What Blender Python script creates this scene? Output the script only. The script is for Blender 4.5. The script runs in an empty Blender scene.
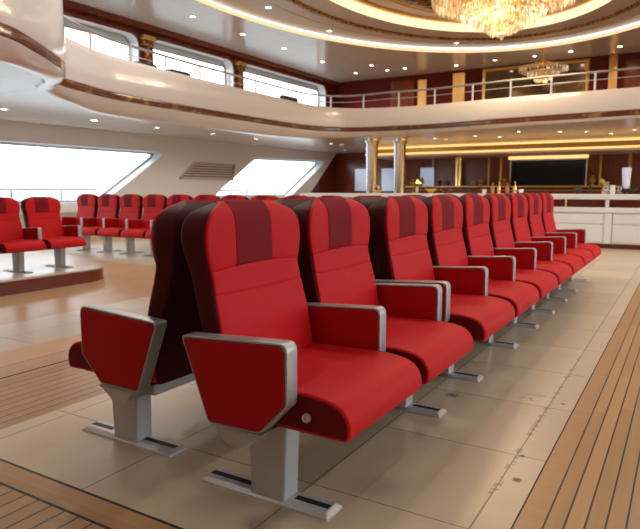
import bpy, bmesh, math, random
from math import sin, cos, pi, radians, sqrt, floor, atan2
from mathutils import Vector, Matrix

random.seed(7)
SC = bpy.context.scene
COL = SC.collection

# ------------------------------------------------------------------ materials
def mat(name, col, rough=0.5, metal=0.0, emit=None, estr=0.0, spec=0.5, bump=None, vary=None, coat=0.0):
    m = bpy.data.materials.new(name); m.use_nodes = True
    nt = m.node_tree; b = nt.nodes['Principled BSDF']
    b.inputs['Base Color'].default_value = (*col, 1)
    b.inputs['Roughness'].default_value = rough
    b.inputs['Metallic'].default_value = metal
    b.inputs['Specular IOR Level'].default_value = spec
    b.inputs['Coat Weight'].default_value = coat
    b.inputs['Coat Roughness'].default_value = 0.06
    if emit:
        b.inputs['Emission Color'].default_value = (*emit, 1)
        b.inputs['Emission Strength'].default_value = estr
    if bump or vary:
        tc = nt.nodes.new('ShaderNodeTexCoord')
        n = nt.nodes.new('ShaderNodeTexNoise'); n.inputs['Scale'].default_value = (bump or vary)[0]
        n.inputs['Detail'].default_value = 3
        nt.links.new(tc.outputs['Object'], n.inputs['Vector'])
        if bump:
            bp = nt.nodes.new('ShaderNodeBump'); bp.inputs['Strength'].default_value = bump[1]
            bp.inputs['Distance'].default_value = 0.002
            nt.links.new(n.outputs['Fac'], bp.inputs['Height']); nt.links.new(bp.outputs['Normal'], b.inputs['Normal'])
        if vary:
            n2 = nt.nodes.new('ShaderNodeTexNoise'); n2.inputs['Scale'].default_value = vary[0]
            nt.links.new(tc.outputs['Object'], n2.inputs['Vector'])
            mx = nt.nodes.new('ShaderNodeMix'); mx.data_type = 'RGBA'
            k = vary[1]
            mx.inputs['A'].default_value = (*[c*(1-k) for c in col], 1); mx.inputs['B'].default_value = (*[min(1, c*(1+k)) for c in col], 1)
            nt.links.new(n2.outputs['Fac'], mx.inputs['Factor']); nt.links.new(mx.outputs['Result'], b.inputs['Base Color'])
    return m

class NT:
    """small helper for math in node trees"""
    def __init__(s, m): s.m = m; s.t = m.node_tree
    def n(s, typ): return s.t.nodes.new(typ)
    def link(s, a, b): s.t.links.new(a, b)
    def op(s, op, a, b=None, c=None):
        x = s.n('ShaderNodeMath'); x.operation = op
        for i, v in enumerate((a, b, c)):
            if v is None: continue
            if isinstance(v, (int, float)): x.inputs[i].default_value = v
            else: s.link(v, x.inputs[i])
        return x.outputs[0]
    def mix(s, f, a, b):
        x = s.n('ShaderNodeMix'); x.data_type = 'RGBA'
        for k, v in (('Factor', f), ('A', a), ('B', b)):
            if isinstance(v, tuple): x.inputs[k].default_value = (*v, 1)
            elif isinstance(v, (int, float)): x.inputs[k].default_value = v
            else: s.link(v, x.inputs[k])
        return x.outputs['Result']

def floor_coords(T):
    tc = T.n('ShaderNodeTexCoord'); sp = T.n('ShaderNodeSeparateXYZ')
    T.link(tc.outputs['Object'], sp.inputs[0])
    return tc.outputs['Object'], sp.outputs[0], sp.outputs[1]

def tile_material(name, base, xlines, yper, yoff, stains=()):
    m = mat(name, base, 0.24, spec=0.5); T = NT(m); b = m.node_tree.nodes['Principled BSDF']
    co, x, y = floor_coords(T)
    mask = None
    cell = None
    for x0 in xlines:
        l = T.op('LESS_THAN', T.op('ABSOLUTE', T.op('SUBTRACT', x, x0)), 0.0032)
        mask = l if mask is None else T.op('MAXIMUM', mask, l)
        g = T.op('GREATER_THAN', x, x0)
        cell = g if cell is None else T.op('ADD', cell, g)
    yy = T.op('DIVIDE', T.op('SUBTRACT', y, yoff), yper)
    fr = T.op('FRACT', T.op('ADD', yy, 50.0))
    lw = 0.0030/yper
    ly = T.op('LESS_THAN', T.op('ABSOLUTE', T.op('SUBTRACT', T.op('FRACT', T.op('ADD', yy, 50.5)), 0.5)), lw)
    mask = T.op('MAXIMUM', mask, ly)
    # tone of each slab
    idv = T.op('ADD', T.op('MULTIPLY', cell, 7.31), T.op('FLOOR', T.op('ADD', yy, 50.0)))
    wn = T.n('ShaderNodeTexWhiteNoise'); wn.noise_dimensions = '1D'; T.link(idv, wn.inputs['W'])
    no = T.n('ShaderNodeTexNoise'); no.inputs['Scale'].default_value = 2.2; no.inputs['Detail'].default_value = 6; no.inputs['Roughness'].default_value = .62
    T.link(co, no.inputs['Vector'])
    t = T.op('ADD', T.op('MULTIPLY', wn.outputs['Value'], .45), T.op('MULTIPLY', no.outputs['Fac'], .75))
    dark = tuple(c*k for c, k in zip(base, (.74, .70, .64))); lite = tuple(min(1, c*1.13) for c in base)
    c = T.mix(T.op('SUBTRACT', t, .12), dark, lite)
    # stains that belong to the stone
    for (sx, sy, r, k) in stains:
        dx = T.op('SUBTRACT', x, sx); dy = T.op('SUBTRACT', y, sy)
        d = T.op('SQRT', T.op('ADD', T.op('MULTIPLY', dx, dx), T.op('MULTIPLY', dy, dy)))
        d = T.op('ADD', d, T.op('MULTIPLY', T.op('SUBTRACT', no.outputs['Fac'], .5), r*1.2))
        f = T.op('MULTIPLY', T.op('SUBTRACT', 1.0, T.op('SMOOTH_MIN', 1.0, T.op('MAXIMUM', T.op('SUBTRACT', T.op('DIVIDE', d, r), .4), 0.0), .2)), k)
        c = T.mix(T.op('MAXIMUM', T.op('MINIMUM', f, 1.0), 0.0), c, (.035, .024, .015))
    if stains:
        # broken row of scuffs along the right-hand joint
        n2 = T.n('ShaderNodeTexNoise'); n2.inputs['Scale'].default_value = 26; n2.inputs['Detail'].default_value = 2
        T.link(co, n2.inputs['Vector'])
        n3 = T.n('ShaderNodeTexNoise'); n3.inputs['Scale'].default_value = 3.1; n3.noise_dimensions = '1D'; T.link(y, n3.inputs['W'])
        band = T.op('LESS_THAN', T.op('ABSOLUTE', T.op('SUBTRACT', x, -.545)), .014)
        rng = T.op('MULTIPLY', T.op('GREATER_THAN', y, 2.1), T.op('LESS_THAN', y, 4.3))
        f = T.op('MULTIPLY', T.op('MULTIPLY', band, rng), T.op('MULTIPLY', T.op('GREATER_THAN', n2.outputs['Fac'], .52), T.op('GREATER_THAN', n3.outputs['Fac'], .46)))
        c = T.mix(T.op('MULTIPLY', f, .5), c, (.08, .06, .04))
    c = T.mix(T.op('MULTIPLY', mask, .72), c, (.07, .05, .034))
    T.link(c, b.inputs['Base Color'])
    r = T.op('ADD', .22, T.op('MULTIPLY', no.outputs['Fac'], .16)); T.link(r, b.inputs['Roughness'])
    return m

def plank_material(name, base, per, off, line=.1, alongy=True, caulk=(.012, .009, .007), rough=.3):
    m = mat(name, base, rough); T = NT(m); b = m.node_tree.nodes['Principled BSDF']
    co, x, y = floor_coords(T)
    if not alongy: x, y = y, x
    u = T.op('ADD', T.op('DIVIDE', T.op('SUBTRACT', x, off), per), 200.0)
    fr = T.op('FRACT', u); idx = T.op('FLOOR', u)
    mask = T.op('LESS_THAN', fr, line)
    # butt joints
    wn = T.n('ShaderNodeTexWhiteNoise'); wn.noise_dimensions = '1D'; T.link(idx, wn.inputs['W'])
    v = T.op('ADD', T.op('DIVIDE', y, 2.3), T.op('ADD', 50.0, wn.outputs['Value']))
    seg = T.op('FLOOR', v)
    wn2 = T.n('ShaderNodeTexWhiteNoise'); wn2.noise_dimensions = '1D'; T.link(T.op('ADD', T.op('MULTIPLY', seg, 3.17), T.op('MULTIPLY', idx, 11.3)), wn2.inputs['W'])
    mp = T.n('ShaderNodeMapping'); T.link(co, mp.inputs['Vector'])
    mp.inputs['Scale'].default_value = (38, 2.0, 1) if alongy else (2.0, 38, 1)
    no = T.n('ShaderNodeTexNoise'); no.inputs['Scale'].default_value = 1.0; no.inputs['Detail'].default_value = 5
    T.link(mp.outputs[0], no.inputs['Vector'])
    t = T.op('ADD', T.op('MULTIPLY', wn2.outputs['Value'], .5), T.op('MULTIPLY', no.outputs['Fac'], .6))
    c = T.mix(t, tuple(k*.76 for k in base), tuple(min(1, k*1.2) for k in base))
    c = T.mix(mask, c, caulk)
    T.link(c, b.inputs['Base Color'])
    return m

def lacquer_material(name, base, axis='X', per=.9):
    m = mat(name, base, .2, spec=.4); T = NT(m); b = m.node_tree.nodes['Principled BSDF']
    tc = T.n('ShaderNodeTexCoord'); mp = T.n('ShaderNodeMapping'); T.link(tc.outputs['Object'], mp.inputs['Vector'])
    mp.inputs['Scale'].default_value = (9, 9, .9)
    no = T.n('ShaderNodeTexNoise'); no.inputs['Scale'].default_value = 1.5; no.inputs['Detail'].default_value = 6
    T.link(mp.outputs[0], no.inputs['Vector'])
    c = T.mix(no.outputs['Fac'], tuple(k*.5 for k in base), tuple(k*1.5 for k in base))
    sp = T.n('ShaderNodeSeparateXYZ'); T.link(tc.outputs['Object'], sp.inputs[0])
    u = T.op('FRACT', T.op('ADD', T.op('DIVIDE', sp.outputs[axis], per), 50.0))
    c = T.mix(T.op('LESS_THAN', u, .02), c, (.006, .002, .001))
    T.link(c, b.inputs['Base Color'])
    return m

def panel_ceiling_material(name, base, px, py, rough):
    m = mat(name, base, rough, spec=.5); T = NT(m); b = m.node_tree.nodes['Principled BSDF']
    co, x, y = floor_coords(T)
    a = T.op('LESS_THAN', T.op('FRACT', T.op('ADD', T.op('DIVIDE', x, px), 50.0)), .012/px)
    d = T.op('LESS_THAN', T.op('FRACT', T.op('ADD', T.op('DIVIDE', y, py), 50.0)), .012/py)
    c = T.mix(T.op('MULTIPLY', T.op('MAXIMUM', a, d), .45), base, (.12, .11, .11))
    T.link(c, b.inputs['Base Color'])
    return m

def rope_material(name, a, bcol, scale):
    m = mat(name, a, .28, .85); T = NT(m); b = m.node_tree.nodes['Principled BSDF']
    tc = T.n('ShaderNodeTexCoord')
    v = T.n('ShaderNodeTexVoronoi'); v.inputs['Scale'].default_value = scale; T.link(tc.outputs['Object'], v.inputs['Vector'])
    T.link(T.mix(T.op('MINIMUM', T.op('MULTIPLY', v.outputs['Distance'], 1.7), 1.0), a, bcol), b.inputs['Base Color'])
    bp = T.n('ShaderNodeBump'); bp.inputs['Distance'].default_value = .03; bp.inputs['Strength'].default_value = .8
    T.link(v.outputs['Distance'], bp.inputs['Height']); T.link(bp.outputs['Normal'], b.inputs['Normal'])
    return m

def glass_material(name, tint=(1, 1, 1), refl=.06):
    m = bpy.data.materials.new(name); m.use_nodes = True; nt = m.node_tree
    for n in list(nt.nodes): nt.nodes.remove(n)
    o = nt.nodes.new('ShaderNodeOutputMaterial'); t = nt.nodes.new('ShaderNodeBsdfTransparent'); g = nt.nodes.new('ShaderNodeBsdfGlossy')
    t.inputs[0].default_value = (*tint, 1); g.inputs['Roughness'].default_value = .02
    mx = nt.nodes.new('ShaderNodeMixShader'); mx.inputs[0].default_value = refl
    nt.links.new(t.outputs[0], mx.inputs[1]); nt.links.new(g.outputs[0], mx.inputs[2]); nt.links.new(mx.outputs[0], o.inputs[0])
    return m

M = {}
M['red'] = mat('red_upholstery', (.53, .0062, .009), .58, spec=.16, bump=(380, .35), vary=(2.5, .06))
M['red2'] = mat('red_armrest_panel', (.40, .004, .007), .55, spec=.16, bump=(380, .3))
M['maroon'] = mat('maroon_stripe', (.20, .008, .012), .7, spec=.12, bump=(420, .4))
M['side'] = mat('dark_red_seat_side', (.13, .004, .0065), .55, spec=.15)
M['shell'] = mat('dark_maroon_shell', (.060, .0026, .0045), .55, spec=.15, bump=(300, .2))
M['steel'] = mat('brushed_steel', (.64, .64, .64), .40, .5)
M['steel_d'] = mat('satin_steel', (.40, .40, .39), .42, .6)
M['alu'] = mat('cast_aluminium', (.47, .47, .46), .45, .45)
M['black'] = mat('black_rubber', (.008, .008, .008), .6)
M['chrome'] = mat('chrome', (.82, .82, .83), .1, 1)
M['brass'] = mat('polished_brass', (.82, .55, .20), .18, 1)
M['champ'] = mat('champagne_metal', (.90, .82, .68), .16, 1)
M['gold'] = mat('gold_leaf', (.80, .50, .15), .32, .9)
M['gold_orn'] = rope_material('ornate_gold', (.85, .55, .2), (.18, .07, .02), 16)
M['dark_orn'] = rope_material('carved_dark_gold', (.62, .34, .12), (.10, .03, .012), 9)
M['cream'] = mat('cream_gloss_panel', (.77, .715, .67), .16, spec=.5, coat=.3)
M['wallwhite'] = mat('warm_white_wall', (.74, .69, .64), .38, vary=(.6, .03))
M['white'] = mat('white_lacquer', (.80, .78, .755), .22)
M['reveal'] = mat('pale_window_reveal', (.74, .77, .80), .3)
M['ceil_low'] = panel_ceiling_material('gloss_white_ceiling', (.70, .70, .72), 1.8, 1.75, .16)
M['ceil_up'] = panel_ceiling_material('satin_ceiling', (.60, .57, .56), 1.85, 1.85, .2)
M['ceil_in'] = mat('taupe_ceiling', (.50, .44, .41), .42)
M['mahog'] = lacquer_material('mahogany_lacquer', (.20, .040, .014), 'X', 1.15)
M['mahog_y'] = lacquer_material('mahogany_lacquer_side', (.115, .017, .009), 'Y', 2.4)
M['redwall'] = mat('dark_red_wall', (.11, .008, .006), .6, spec=.2, vary=(1.2, .25))
M['kerb'] = mat('mahogany_kerb', (.16, .030, .012), .16, vary=(5, .3))
M['gloss_band'] = None
M['white_led'] = mat('downlight_lens', (1, .9, .75), .4, emit=(1.0, .86, .66), estr=14)
M['led'] = mat('warm_led_strip', (.2, .14, .08), .5, emit=(1.0, .70, .38), estr=1.0)
M['led2'] = mat('warm_led_cove', (.3, .22, .13), .5, emit=(1.0, .76, .46), estr=1.2)
M['led3'] = mat('amber_led_strip', (1, .7, .3), .5, emit=(1.0, .60, .22), estr=1.15)
M['screen'] = mat('dark_screen', (.006, .007, .009), .08)
M['mirror'] = mat('smoked_mirror', (.24, .18, .13), .08, 1)
M['glass'] = glass_material('window_glass')
M['blind'] = mat('blind_cloth', (.50, .56, .62), .7)
M['sofa'] = mat('charcoal_fabric', (.035, .032, .032), .75, bump=(250, .4))
M['slat'] = mat('tan_metal_slat', (.55, .46, .37), .4, .2)
M['rail_w'] = mat('pale_rail_paint', (.42, .47, .50), .4)
M['sea'] = mat('pale_sea', (.17, .20, .205), .55)
M['porc'] = mat('white_porcelain', (.82, .80, .77), .2)
M['glassware'] = glass_material('clear_glassware', (.86, .86, .84), .22)
M['petal'] = mat('cream_petals', (.75, .60, .35), .6)
M['leaf'] = mat('dark_leaf', (.03, .06, .02), .5)
M['reflect_glow'] = mat('blue_reflection_glow', (.30, .34, .44), .18, spec=.8, emit=(.62, .72, 1.0), estr=.30)  # glow painted in for side window reflections on the mahogany wall

# glossy mahogany band, lamp reflections painted in as gold flecks
m = mat('mahogany_band_painted_glints', (.16, .05, .016), .15, .35, spec=.7); T = NT(m); b_ = m.node_tree.nodes['Principled BSDF']
tc = T.n('ShaderNodeTexCoord'); no = T.n('ShaderNodeTexNoise'); no.inputs['Scale'].default_value = 3.2; no.inputs['Detail'].default_value = 5
T.link(tc.outputs['Object'], no.inputs['Vector'])
f = T.op('MINIMUM', T.op('MAXIMUM', T.op('MULTIPLY', T.op('SUBTRACT', no.outputs['Fac'], .57), 9.0), 0.0), 1.0)
T.link(T.mix(f, (.13, .035, .012), (.75, .45, .15)), b_.inputs['Base Color']); T.link(T.op('MULTIPLY', f, .9), b_.inputs['Metallic'])
M['gloss_band'] = m

# lit crystal
m = bpy.data.materials.new('lit_crystal'); m.use_nodes = True
b_ = m.node_tree.nodes['Principled BSDF']; b_.inputs['Base Color'].default_value = (.48, .33, .18, 1); b_.inputs['Roughness'].default_value = .08
b_.inputs['Specular IOR Level'].default_value = 1.0
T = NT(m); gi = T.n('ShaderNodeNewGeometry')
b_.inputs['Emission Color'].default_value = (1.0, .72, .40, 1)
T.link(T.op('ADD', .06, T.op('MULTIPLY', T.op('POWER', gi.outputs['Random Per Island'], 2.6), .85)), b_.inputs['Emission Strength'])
M['crystal'] = m

TX = [-.545, -1.145, -1.85, -2.55]
M['tile'] = tile_material('beige_stone_tile', (.66, .54, .385), TX, .65, 2.5,
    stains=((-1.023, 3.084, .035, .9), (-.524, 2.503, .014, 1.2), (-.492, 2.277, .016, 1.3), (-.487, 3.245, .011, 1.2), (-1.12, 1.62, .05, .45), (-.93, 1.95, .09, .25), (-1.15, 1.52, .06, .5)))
M['tile2'] = tile_material('pale_stone_tile', (.60, .53, .44), [-4.3], .8, .2)
M['teak'] = plank_material('teak_planks', (.46, .262, .115), .0585, -.3435, .11)
M['teak_n'] = plank_material('narrow_teak_planks', (.43, .24, .105), .073, -2.65, .10)
M['teak_b'] = plank_material('teak_border_board', (.45, .25, .108), 4.0, 1.30, .0, alongy=False)
M['teak_p'] = plank_material('pale_wood_floor', (.52, .32, .16), .55, -4.7, .012)

# ------------------------------------------------------------------ mesh helper
class MB:
    def __init__(s): s.v = []; s.f = []; s.mi = []; s.ms = []
    def m_(s, m):
        if m not in s.ms: s.ms.append(m)
        return s.ms.index(m)
    def add(s, vs, fs, m):
        o = len(s.v); k = s.m_(m); s.v += [tuple(v) for v in vs]
        for f in fs: s.f.append([o+i for i in f]); s.mi.append(k)
        return o
    def loft(s, rings, m, cap0=True, cap1=True, closed=True, mcap=None):
        n = len(rings[0]); vs = [p for r in rings for p in r]; fs = []
        for i in range(len(rings)-1):
            for j in range(n if closed else n-1):
                k = (j+1) % n
                fs.append((i*n+j, i*n+k, (i+1)*n+k, (i+1)*n+j))
        o = s.add(vs, fs, m); k = s.m_(mcap or m)
        if cap0: s.f.append([o+j for j in reversed(range(n))]); s.mi.append(k)
        if cap1: s.f.append([o+(len(rings)-1)*n+j for j in range(n)]); s.mi.append(k)
    def box(s, a, b, m, bev=0.0):
        x0, y0, z0 = a; x1, y1, z1 = b
        if bev <= 0:
            vs = [(x0,y0,z0),(x1,y0,z0),(x1,y1,z0),(x0,y1,z0),(x0,y0,z1),(x1,y0,z1),(x1,y1,z1),(x0,y1,z1)]
            s.add(vs, [(3,2,1,0),(4,5,6,7),(0,1,5,4),(1,2,6,5),(2,3,7,6),(3,0,4,7)], m); return
        r = bev
        s.prism([(x0,z0),(x1,z0),(x1,z1),(x0,z1)], y0, y1, m, r)
    def prism(s, prof, y0, y1, m, r=0.0, plane='xz', mcap=None, seg=3):
        """closed outline (counter-clockwise) extruded along the third axis with rounded rims"""
        def to3(p, t):
            return {'xz': (p[0], t, p[1]), 'xy': (p[0], p[1], t), 'yz': (t, p[0], p[1])}[plane]
        rings = []
        if r <= 0: offs = [(y0, 0), (y1, 0)]
        else:
            offs = [(y0 + r*(1-cos(i*pi/2/seg)), r*(1-sin(i*pi/2/seg))) for i in range(seg+1)]
            # from inset r at the face to 0
            offs = [(y0 + r*(1-cos(a)) if False else y0 + r - r*cos(a), r - r*sin(a)) for a in [i*pi/2/seg for i in range(seg+1)]]
            offs += [(y0+y1-t, d) for t, d in reversed(offs)]
        for t, d in offs: rings.append([to3(p, t) for p in inset(prof, d)])
        s.loft(rings, m, mcap=mcap)
    def tube(s, pts, r, m, n=10, cap=True):
        rings = []
        for i, p in enumerate(pts):
            p = Vector(p); a = Vector(pts[max(i-1, 0)]); b = Vector(pts[min(i+1, len(pts)-1)])
            d = (b-a).normalized(); u = d.cross(Vector((0, 0, 1)))
            if u.length < 1e-3: u = Vector((1, 0, 0))
            u.normalize(); w = u.cross(d)
            rr = r[i] if isinstance(r, (list, tuple)) else r
            rings.append([p + u*rr*cos(2*pi*k/n) + w*rr*sin(2*pi*k/n) for k in range(n)])
        s.loft(rings, m, cap, cap)
    def lathe(s, prof, m, c=(0, 0, 0), n=24, sx=1, sy=1):
        rings = [[(c[0]+r*sx*cos(2*pi*k/n), c[1]+r*sy*sin(2*pi*k/n), c[2]+z) for k in range(n)] for r, z in prof]
        s.loft(rings, m, True, True)
    def mesh(s, name, angle=38):
        me = bpy.data.meshes.new(name); me.from_pydata(s.v, [], s.f)
        for m in s.ms: me.materials.append(m)
        me.polygons.foreach_set('material_index', s.mi)
        me.polygons.foreach_set('use_smooth', [True]*len(s.f))
        me.update()
        bm = bmesh.new(); bm.from_mesh(me)
        bmesh.ops.recalc_face_normals(bm, faces=bm.faces); bm.to_mesh(me); bm.free()
        me.set_sharp_from_angle(angle=radians(angle))
        return me
    def build(s, name, parent=None, loc=None, angle=38):
        return link(name, s.mesh(name, angle), parent, loc)

def inset(prof, d):
    if abs(d) < 1e-9: return list(prof)
    n = len(prof); out = []
    area = sum(prof[i][0]*prof[(i+1)%n][1]-prof[(i+1)%n][0]*prof[i][1] for i in range(n))
    sg = 1 if area > 0 else -1
    for i in range(n):
        a = Vector(prof[i-1]); b = Vector(prof[i]); c = Vector(prof[(i+1)%n])
        e1 = (b-a).normalized(); e2 = (c-b).normalized()
        n1 = Vector((-e1.y, e1.x))*sg; n2 = Vector((-e2.y, e2.x))*sg
        k = n1+n2; q = k.length_squared
        v = k*(2/q) if q > 1e-6 else n1
        if v.length > 2: v = v.normalized()*2
        out.append((b.x+v.x*d, b.y+v.y*d))
    return out

def roundpoly(pts, rads, seg=5):
    out = []; n = len(pts)
    for i in range(n):
        a = Vector(pts[i-1]); b = Vector(pts[i]); c = Vector(pts[(i+1)%n])
        r = rads[i] if isinstance(rads, (list, tuple)) else rads
        if r <= 0: out.append(tuple(b)); continue
        u = (a-b).normalized(); v = (c-b).normalized()
        ang = u.angle(v); t = min(r/math.tan(ang/2), (a-b).length*.48, (c-b).length*.48); 
        p0 = b+u*t; p1 = b+v*t
        for k in range(seg+1):
            q = k/seg
            out.append(tuple(p0*(1-q)**2 + b*2*q*(1-q) + p1*q*q))
    return out

def link(name, me, parent=None, loc=None):
    o = bpy.data.objects.new(name, me); COL.objects.link(o)
    if parent: o.parent = parent
    if loc: o.location = loc
    return o
def empty(name, loc=(0, 0, 0), rz=0, sc=None):
    o = bpy.data.objects.new(name, None); COL.objects.link(o); o.location = loc; o.rotation_euler = (0, 0, rz)
    o.empty_display_size = .1
    if sc: o.scale = sc
    return o
def tag(o, label, cat=None, group=None, kind=None):
    o['label'] = label
    if cat: o['category'] = cat
    if group: o['group'] = group
    if kind: o['kind'] = kind
    return o
def struct(o, label=None, cat=None):
    o['kind'] = 'structure'
    if label: o['label'] = label
    if cat: o['category'] = cat
    return o
def copy_tree(o, loc):
    c = o.copy(); COL.objects.link(c); c.location = loc
    for ch in o.children:
        d = ch.copy(); COL.objects.link(d); d.parent = c
        for g in ch.children:
            e = g.copy(); COL.objects.link(e); e.parent = d
    return c
ORD = ['first', 'second', 'third', 'fourth', 'fifth', 'sixth', 'seventh', 'eighth', 'ninth', 'tenth', 'eleventh', 'twelfth', 'thirteenth', 'fourteenth', 'fifteenth', 'sixteenth', 'seventeenth']

def interp(x, tab):
    if x <= tab[0][0]: return tab[0][1]
    for (a, fa), (b, fb) in zip(tab, tab[1:]):
        if x <= b:
            t = (x-a)/(b-a); return fa+(fb-fa)*t
    return tab[-1][1]
def smooth(x, tab, h=.02):
    return sum(interp(x+k*h/2, tab) for k in (-2, -1, 0, 1, 2))/5
def catmull(P, n=8):
    out = []
    for i in range(len(P)-1):
        p0 = P[max(i-1, 0)]; p1 = P[i]; p2 = P[i+1]; p3 = P[min(i+2, len(P)-1)]
        for k in range(n):
            t = k/n
            out.append(tuple(.5*(2*b+(c-a)*t+(2*a-5*b+4*c-d)*t*t+(3*b-a-3*c+d)*t**3) for a, b, c, d in zip(p0, p1, p2, p3)))
    out.append(tuple(P[-1])); return out

def ring(cx, a, w, z, p=4.5, n=40, arch=0.0, dz=None):
    r = []
    for k in range(n):
        t = 2*pi*k/n; c, s_ = cos(t), sin(t)
        x = a*math.copysign(abs(c)**(2/p), c); y = w*math.copysign(abs(s_)**(2/p), s_)
        zz = z + arch*(1-(y/.30)**2)
        r.append((cx+x, y, zz))
    return r

# ------------------------------------------------------------------ the seat
XR = [(.30, .170), (.605, .140), (.70, .112), (.80, .082), (.925, .056), (1.005, .052), (1.033, .07), (1.058, .10)]
XF = [(.30, .272), (.45, .260), (.615, .232), (.74, .202), (.80, .188), (.87, .187), (.98, .184), (1.022, .174), (1.058, .148)]
WW = [(.30, .285), (.60, .288), (.72, .282), (.795, .276), (.83, .285), (.88, .297), (.93, .299), (.965, .293), (.992, .281), (1.012, .263), (1.030, .236), (1.044, .200), (1.052, .165), (1.058, .13)]

ME = {}
def build_seat_meshes():
    # seat cushion, rounded nose
    prof = [(.215, .335), (.60, .324), (.728, .322), (.742, .334), (.746, .365), (.739, .396), (.718, .425), (.68, .444), (.61, .456), (.50, .457), (.40, .455), (.30, .452), (.215, .452)]
    q = catmull(prof[3:11], 4)
    prof = prof[:3] + q + prof[11:]
    b = MB(); b.prism(prof, -.296, .296, M['red'], .010, mcap=M['side'], seg=4); ME['seat_cushion'] = b.mesh('seat_cushion', 30)
    # rim piping of the dark side (separate seat pan under the cushion)
    b = MB(); b.prism([(.25, .315), (.66, .312), (.70, .327), (.25, .334)], -.27, .27, M['shell'], .004); ME['seat_pan'] = b.mesh('seat_pan')
    b = MB()
    b.tube([(0, -.010, 0), (0, 0, 0)], .0145, M['steel'], 18); b.tube([(0, -.014, 0), (0, -.009, 0)], .009, M['chrome'], 14); b.tube([(0, -.0146, 0), (0, -.0139, 0)], .004, M['black'], 8)
    ME['recline_button'] = b.mesh('recline_button')
    # shell
    b = MB(); R = []
    zs = [.325, .33, .36] + [.40+.04*i for i in range(15)] + [.985, 1.004, 1.018, 1.030, 1.039, 1.046, 1.050]
    for i, z in enumerate(zs):
        xr, xf, w = smooth(z, XR), smooth(z, XF), smooth(z, WW)
        if i == 0: w -= .012; xr += .012; xf -= .012
        t = max(0, (z-1.014)/.036); sh = 1-.5*t*t
        R.append(ring((xr+xf)/2, (xf-xr)/2*sh, w*(1-.02*t), z, 9, 56))
    b.loft(R, M['shell']); ME['backrest_shell'] = b.mesh('backrest_shell', 50)
    # front cushion: main panel and shoulder roll (one upholstered piece with a seam)
    b = MB()
    def pad(z0, z1, th, a0, a1, n, mm, endr=.02, wadd=-.008, back=.018):
        R = []
        for i in range(n+1):
            t = i/n; z = z0+(z1-z0)*t
            d = min(z-z0, z1-z); e = 1 if d >= endr else sqrt(max(0, 1-(1-d/endr)**2))
            x1 = smooth(z, XF)+th*(.45+.55*e); x0 = smooth(z, XF)-back
            w = smooth(z, WW)+wadd-.002*(1-e)
            R.append(ring((x0+x1)/2, (x1-x0)/2, w, z, 5, 44, a0+(a1-a0)*t))
        b.loft(R, mm)
    pad(.44, .735, .006, 0, -.008, 26, M['red'], .016)
    pad(.7335, .812, .006, -.008, .018, 14, M['red'], .012)
    ME['back_cushion'] = b.mesh('back_cushion', 60)
    # headrest with rounded top
    b = MB(); R = []
    zs = [.806, .808, .812, .818, .826, .836, .85] + [.87+.02*i for i in range(6)] + [.985, 1.0, 1.013, 1.024, 1.034, 1.042, 1.048, 1.053, 1.0565]
    HL = []
    for z in zs:
        d = z-.806; e = 1 if d > .03 else sqrt(max(0, 1-(1-d/.03)**2))
        t = max(0, (z-1.004)/.0525); 
        x1 = smooth(z, XF)+.009*(.3+.7*e); x0 = smooth(z, XF)-.02-.03*max(0, (z-1.014)/.04)
        sh = sqrt(max(.02, 1-t**2.2)) if t > 0 else 1
        cxx = (x0+x1)/2; aa = (x1-x0)/2*(.35+.65*sh)
        w = smooth(z, WW)-.006-.003*(1-e); ar = .020*max(0, 1-d/.2)
        HL.append((cxx, aa, w, z, ar)); R.append(ring(cxx, aa, w, z, 4.5, 56, ar))
    b.loft(R, M['red']); ME['headrest'] = b.mesh('headrest', 60)
    # central stripe laid into the headrest
    b = MB(); R = []
    ys = [-.145+.0157*i for i in range(15)]
    for k, (cxx, aa, w, z, ar) in enumerate(HL[1:]):
        f = []; g = []
        for y in ys:
            zz = z+ar*(1-(y/.30)**2); x = cxx+aa*max(0, 1-abs(y/w)**4.5)**(1/4.5)
            f.append((x+.0018, y, zz+(.0016 if z > 1.044 else 0))); g.append((x-.012, y, zz-(.004 if z > 1.034 else 0)))
        R.append(f+g[::-1])
    cxx, aa, w, z, ar = HL[-1]
    R.append([(cxx-aa*.8, y, z+.0018) for y in ys]+[(cxx-aa*.8, y, z-.006) for y in ys[::-1]])
    b.loft(R, M['maroon']); ME['headrest_stripe'] = b.mesh('headrest_stripe', 50)
    # armrest
    P = [(.120, .604), (.235, .312), (.452, .316), (.560, .425), (.560, .628)]
    P0 = P; RI = lambda d: roundpoly(inset(P0, d), [.014, .022, .03, .03, .032], 6)
    b = MB(); b.prism(RI(0), -.030, .030, M['steel_d'], .004); ME['armrest'] = b.mesh('armrest', 30)
    b = MB(); b.prism(RI(.0095), -.0330, .0330, M['red2'], .003); ME['armrest_panel'] = b.mesh('armrest_panel', 40)
    b = MB(); b.prism(RI(.0070), -.0308, .0308, M['black'], 0); ME['panel_gasket'] = b.mesh('panel_gasket', 40)
    # pedestal
    b = MB()
    rings = []
    for z, x0, x1, hy in ((.018, .296, .446, .046), (.03, .297, .445, .044), (.20, .293, .452, .044), (.30, .289, .458, .045), (.315, .289, .458, .045)):
        rings.append([(x, y, z) for x, y in roundpoly([(x0, -hy), (x1, -hy), (x1, hy), (x0, hy)], .010, 3)])
    b.loft(rings, M['alu']); ME['pedestal'] = b.mesh('pedestal', 40)
    # bracket that carries the end panel (runs along -y from the pedestal)
    b = MB()
    br = roundpoly([(.262, .312), (.300, .262), (.368, .240), (.385, .262), (.415, .285), (.462, .311)], [.004, .03, .01, .02, .02, .004], 4)
    b.prism(br, -.195, -.047, M['alu'], .004); ME['bracket'] = b.mesh('bracket', 40)
    # base plate with bevelled rim and two slots
    b = MB(); rings = []
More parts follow.
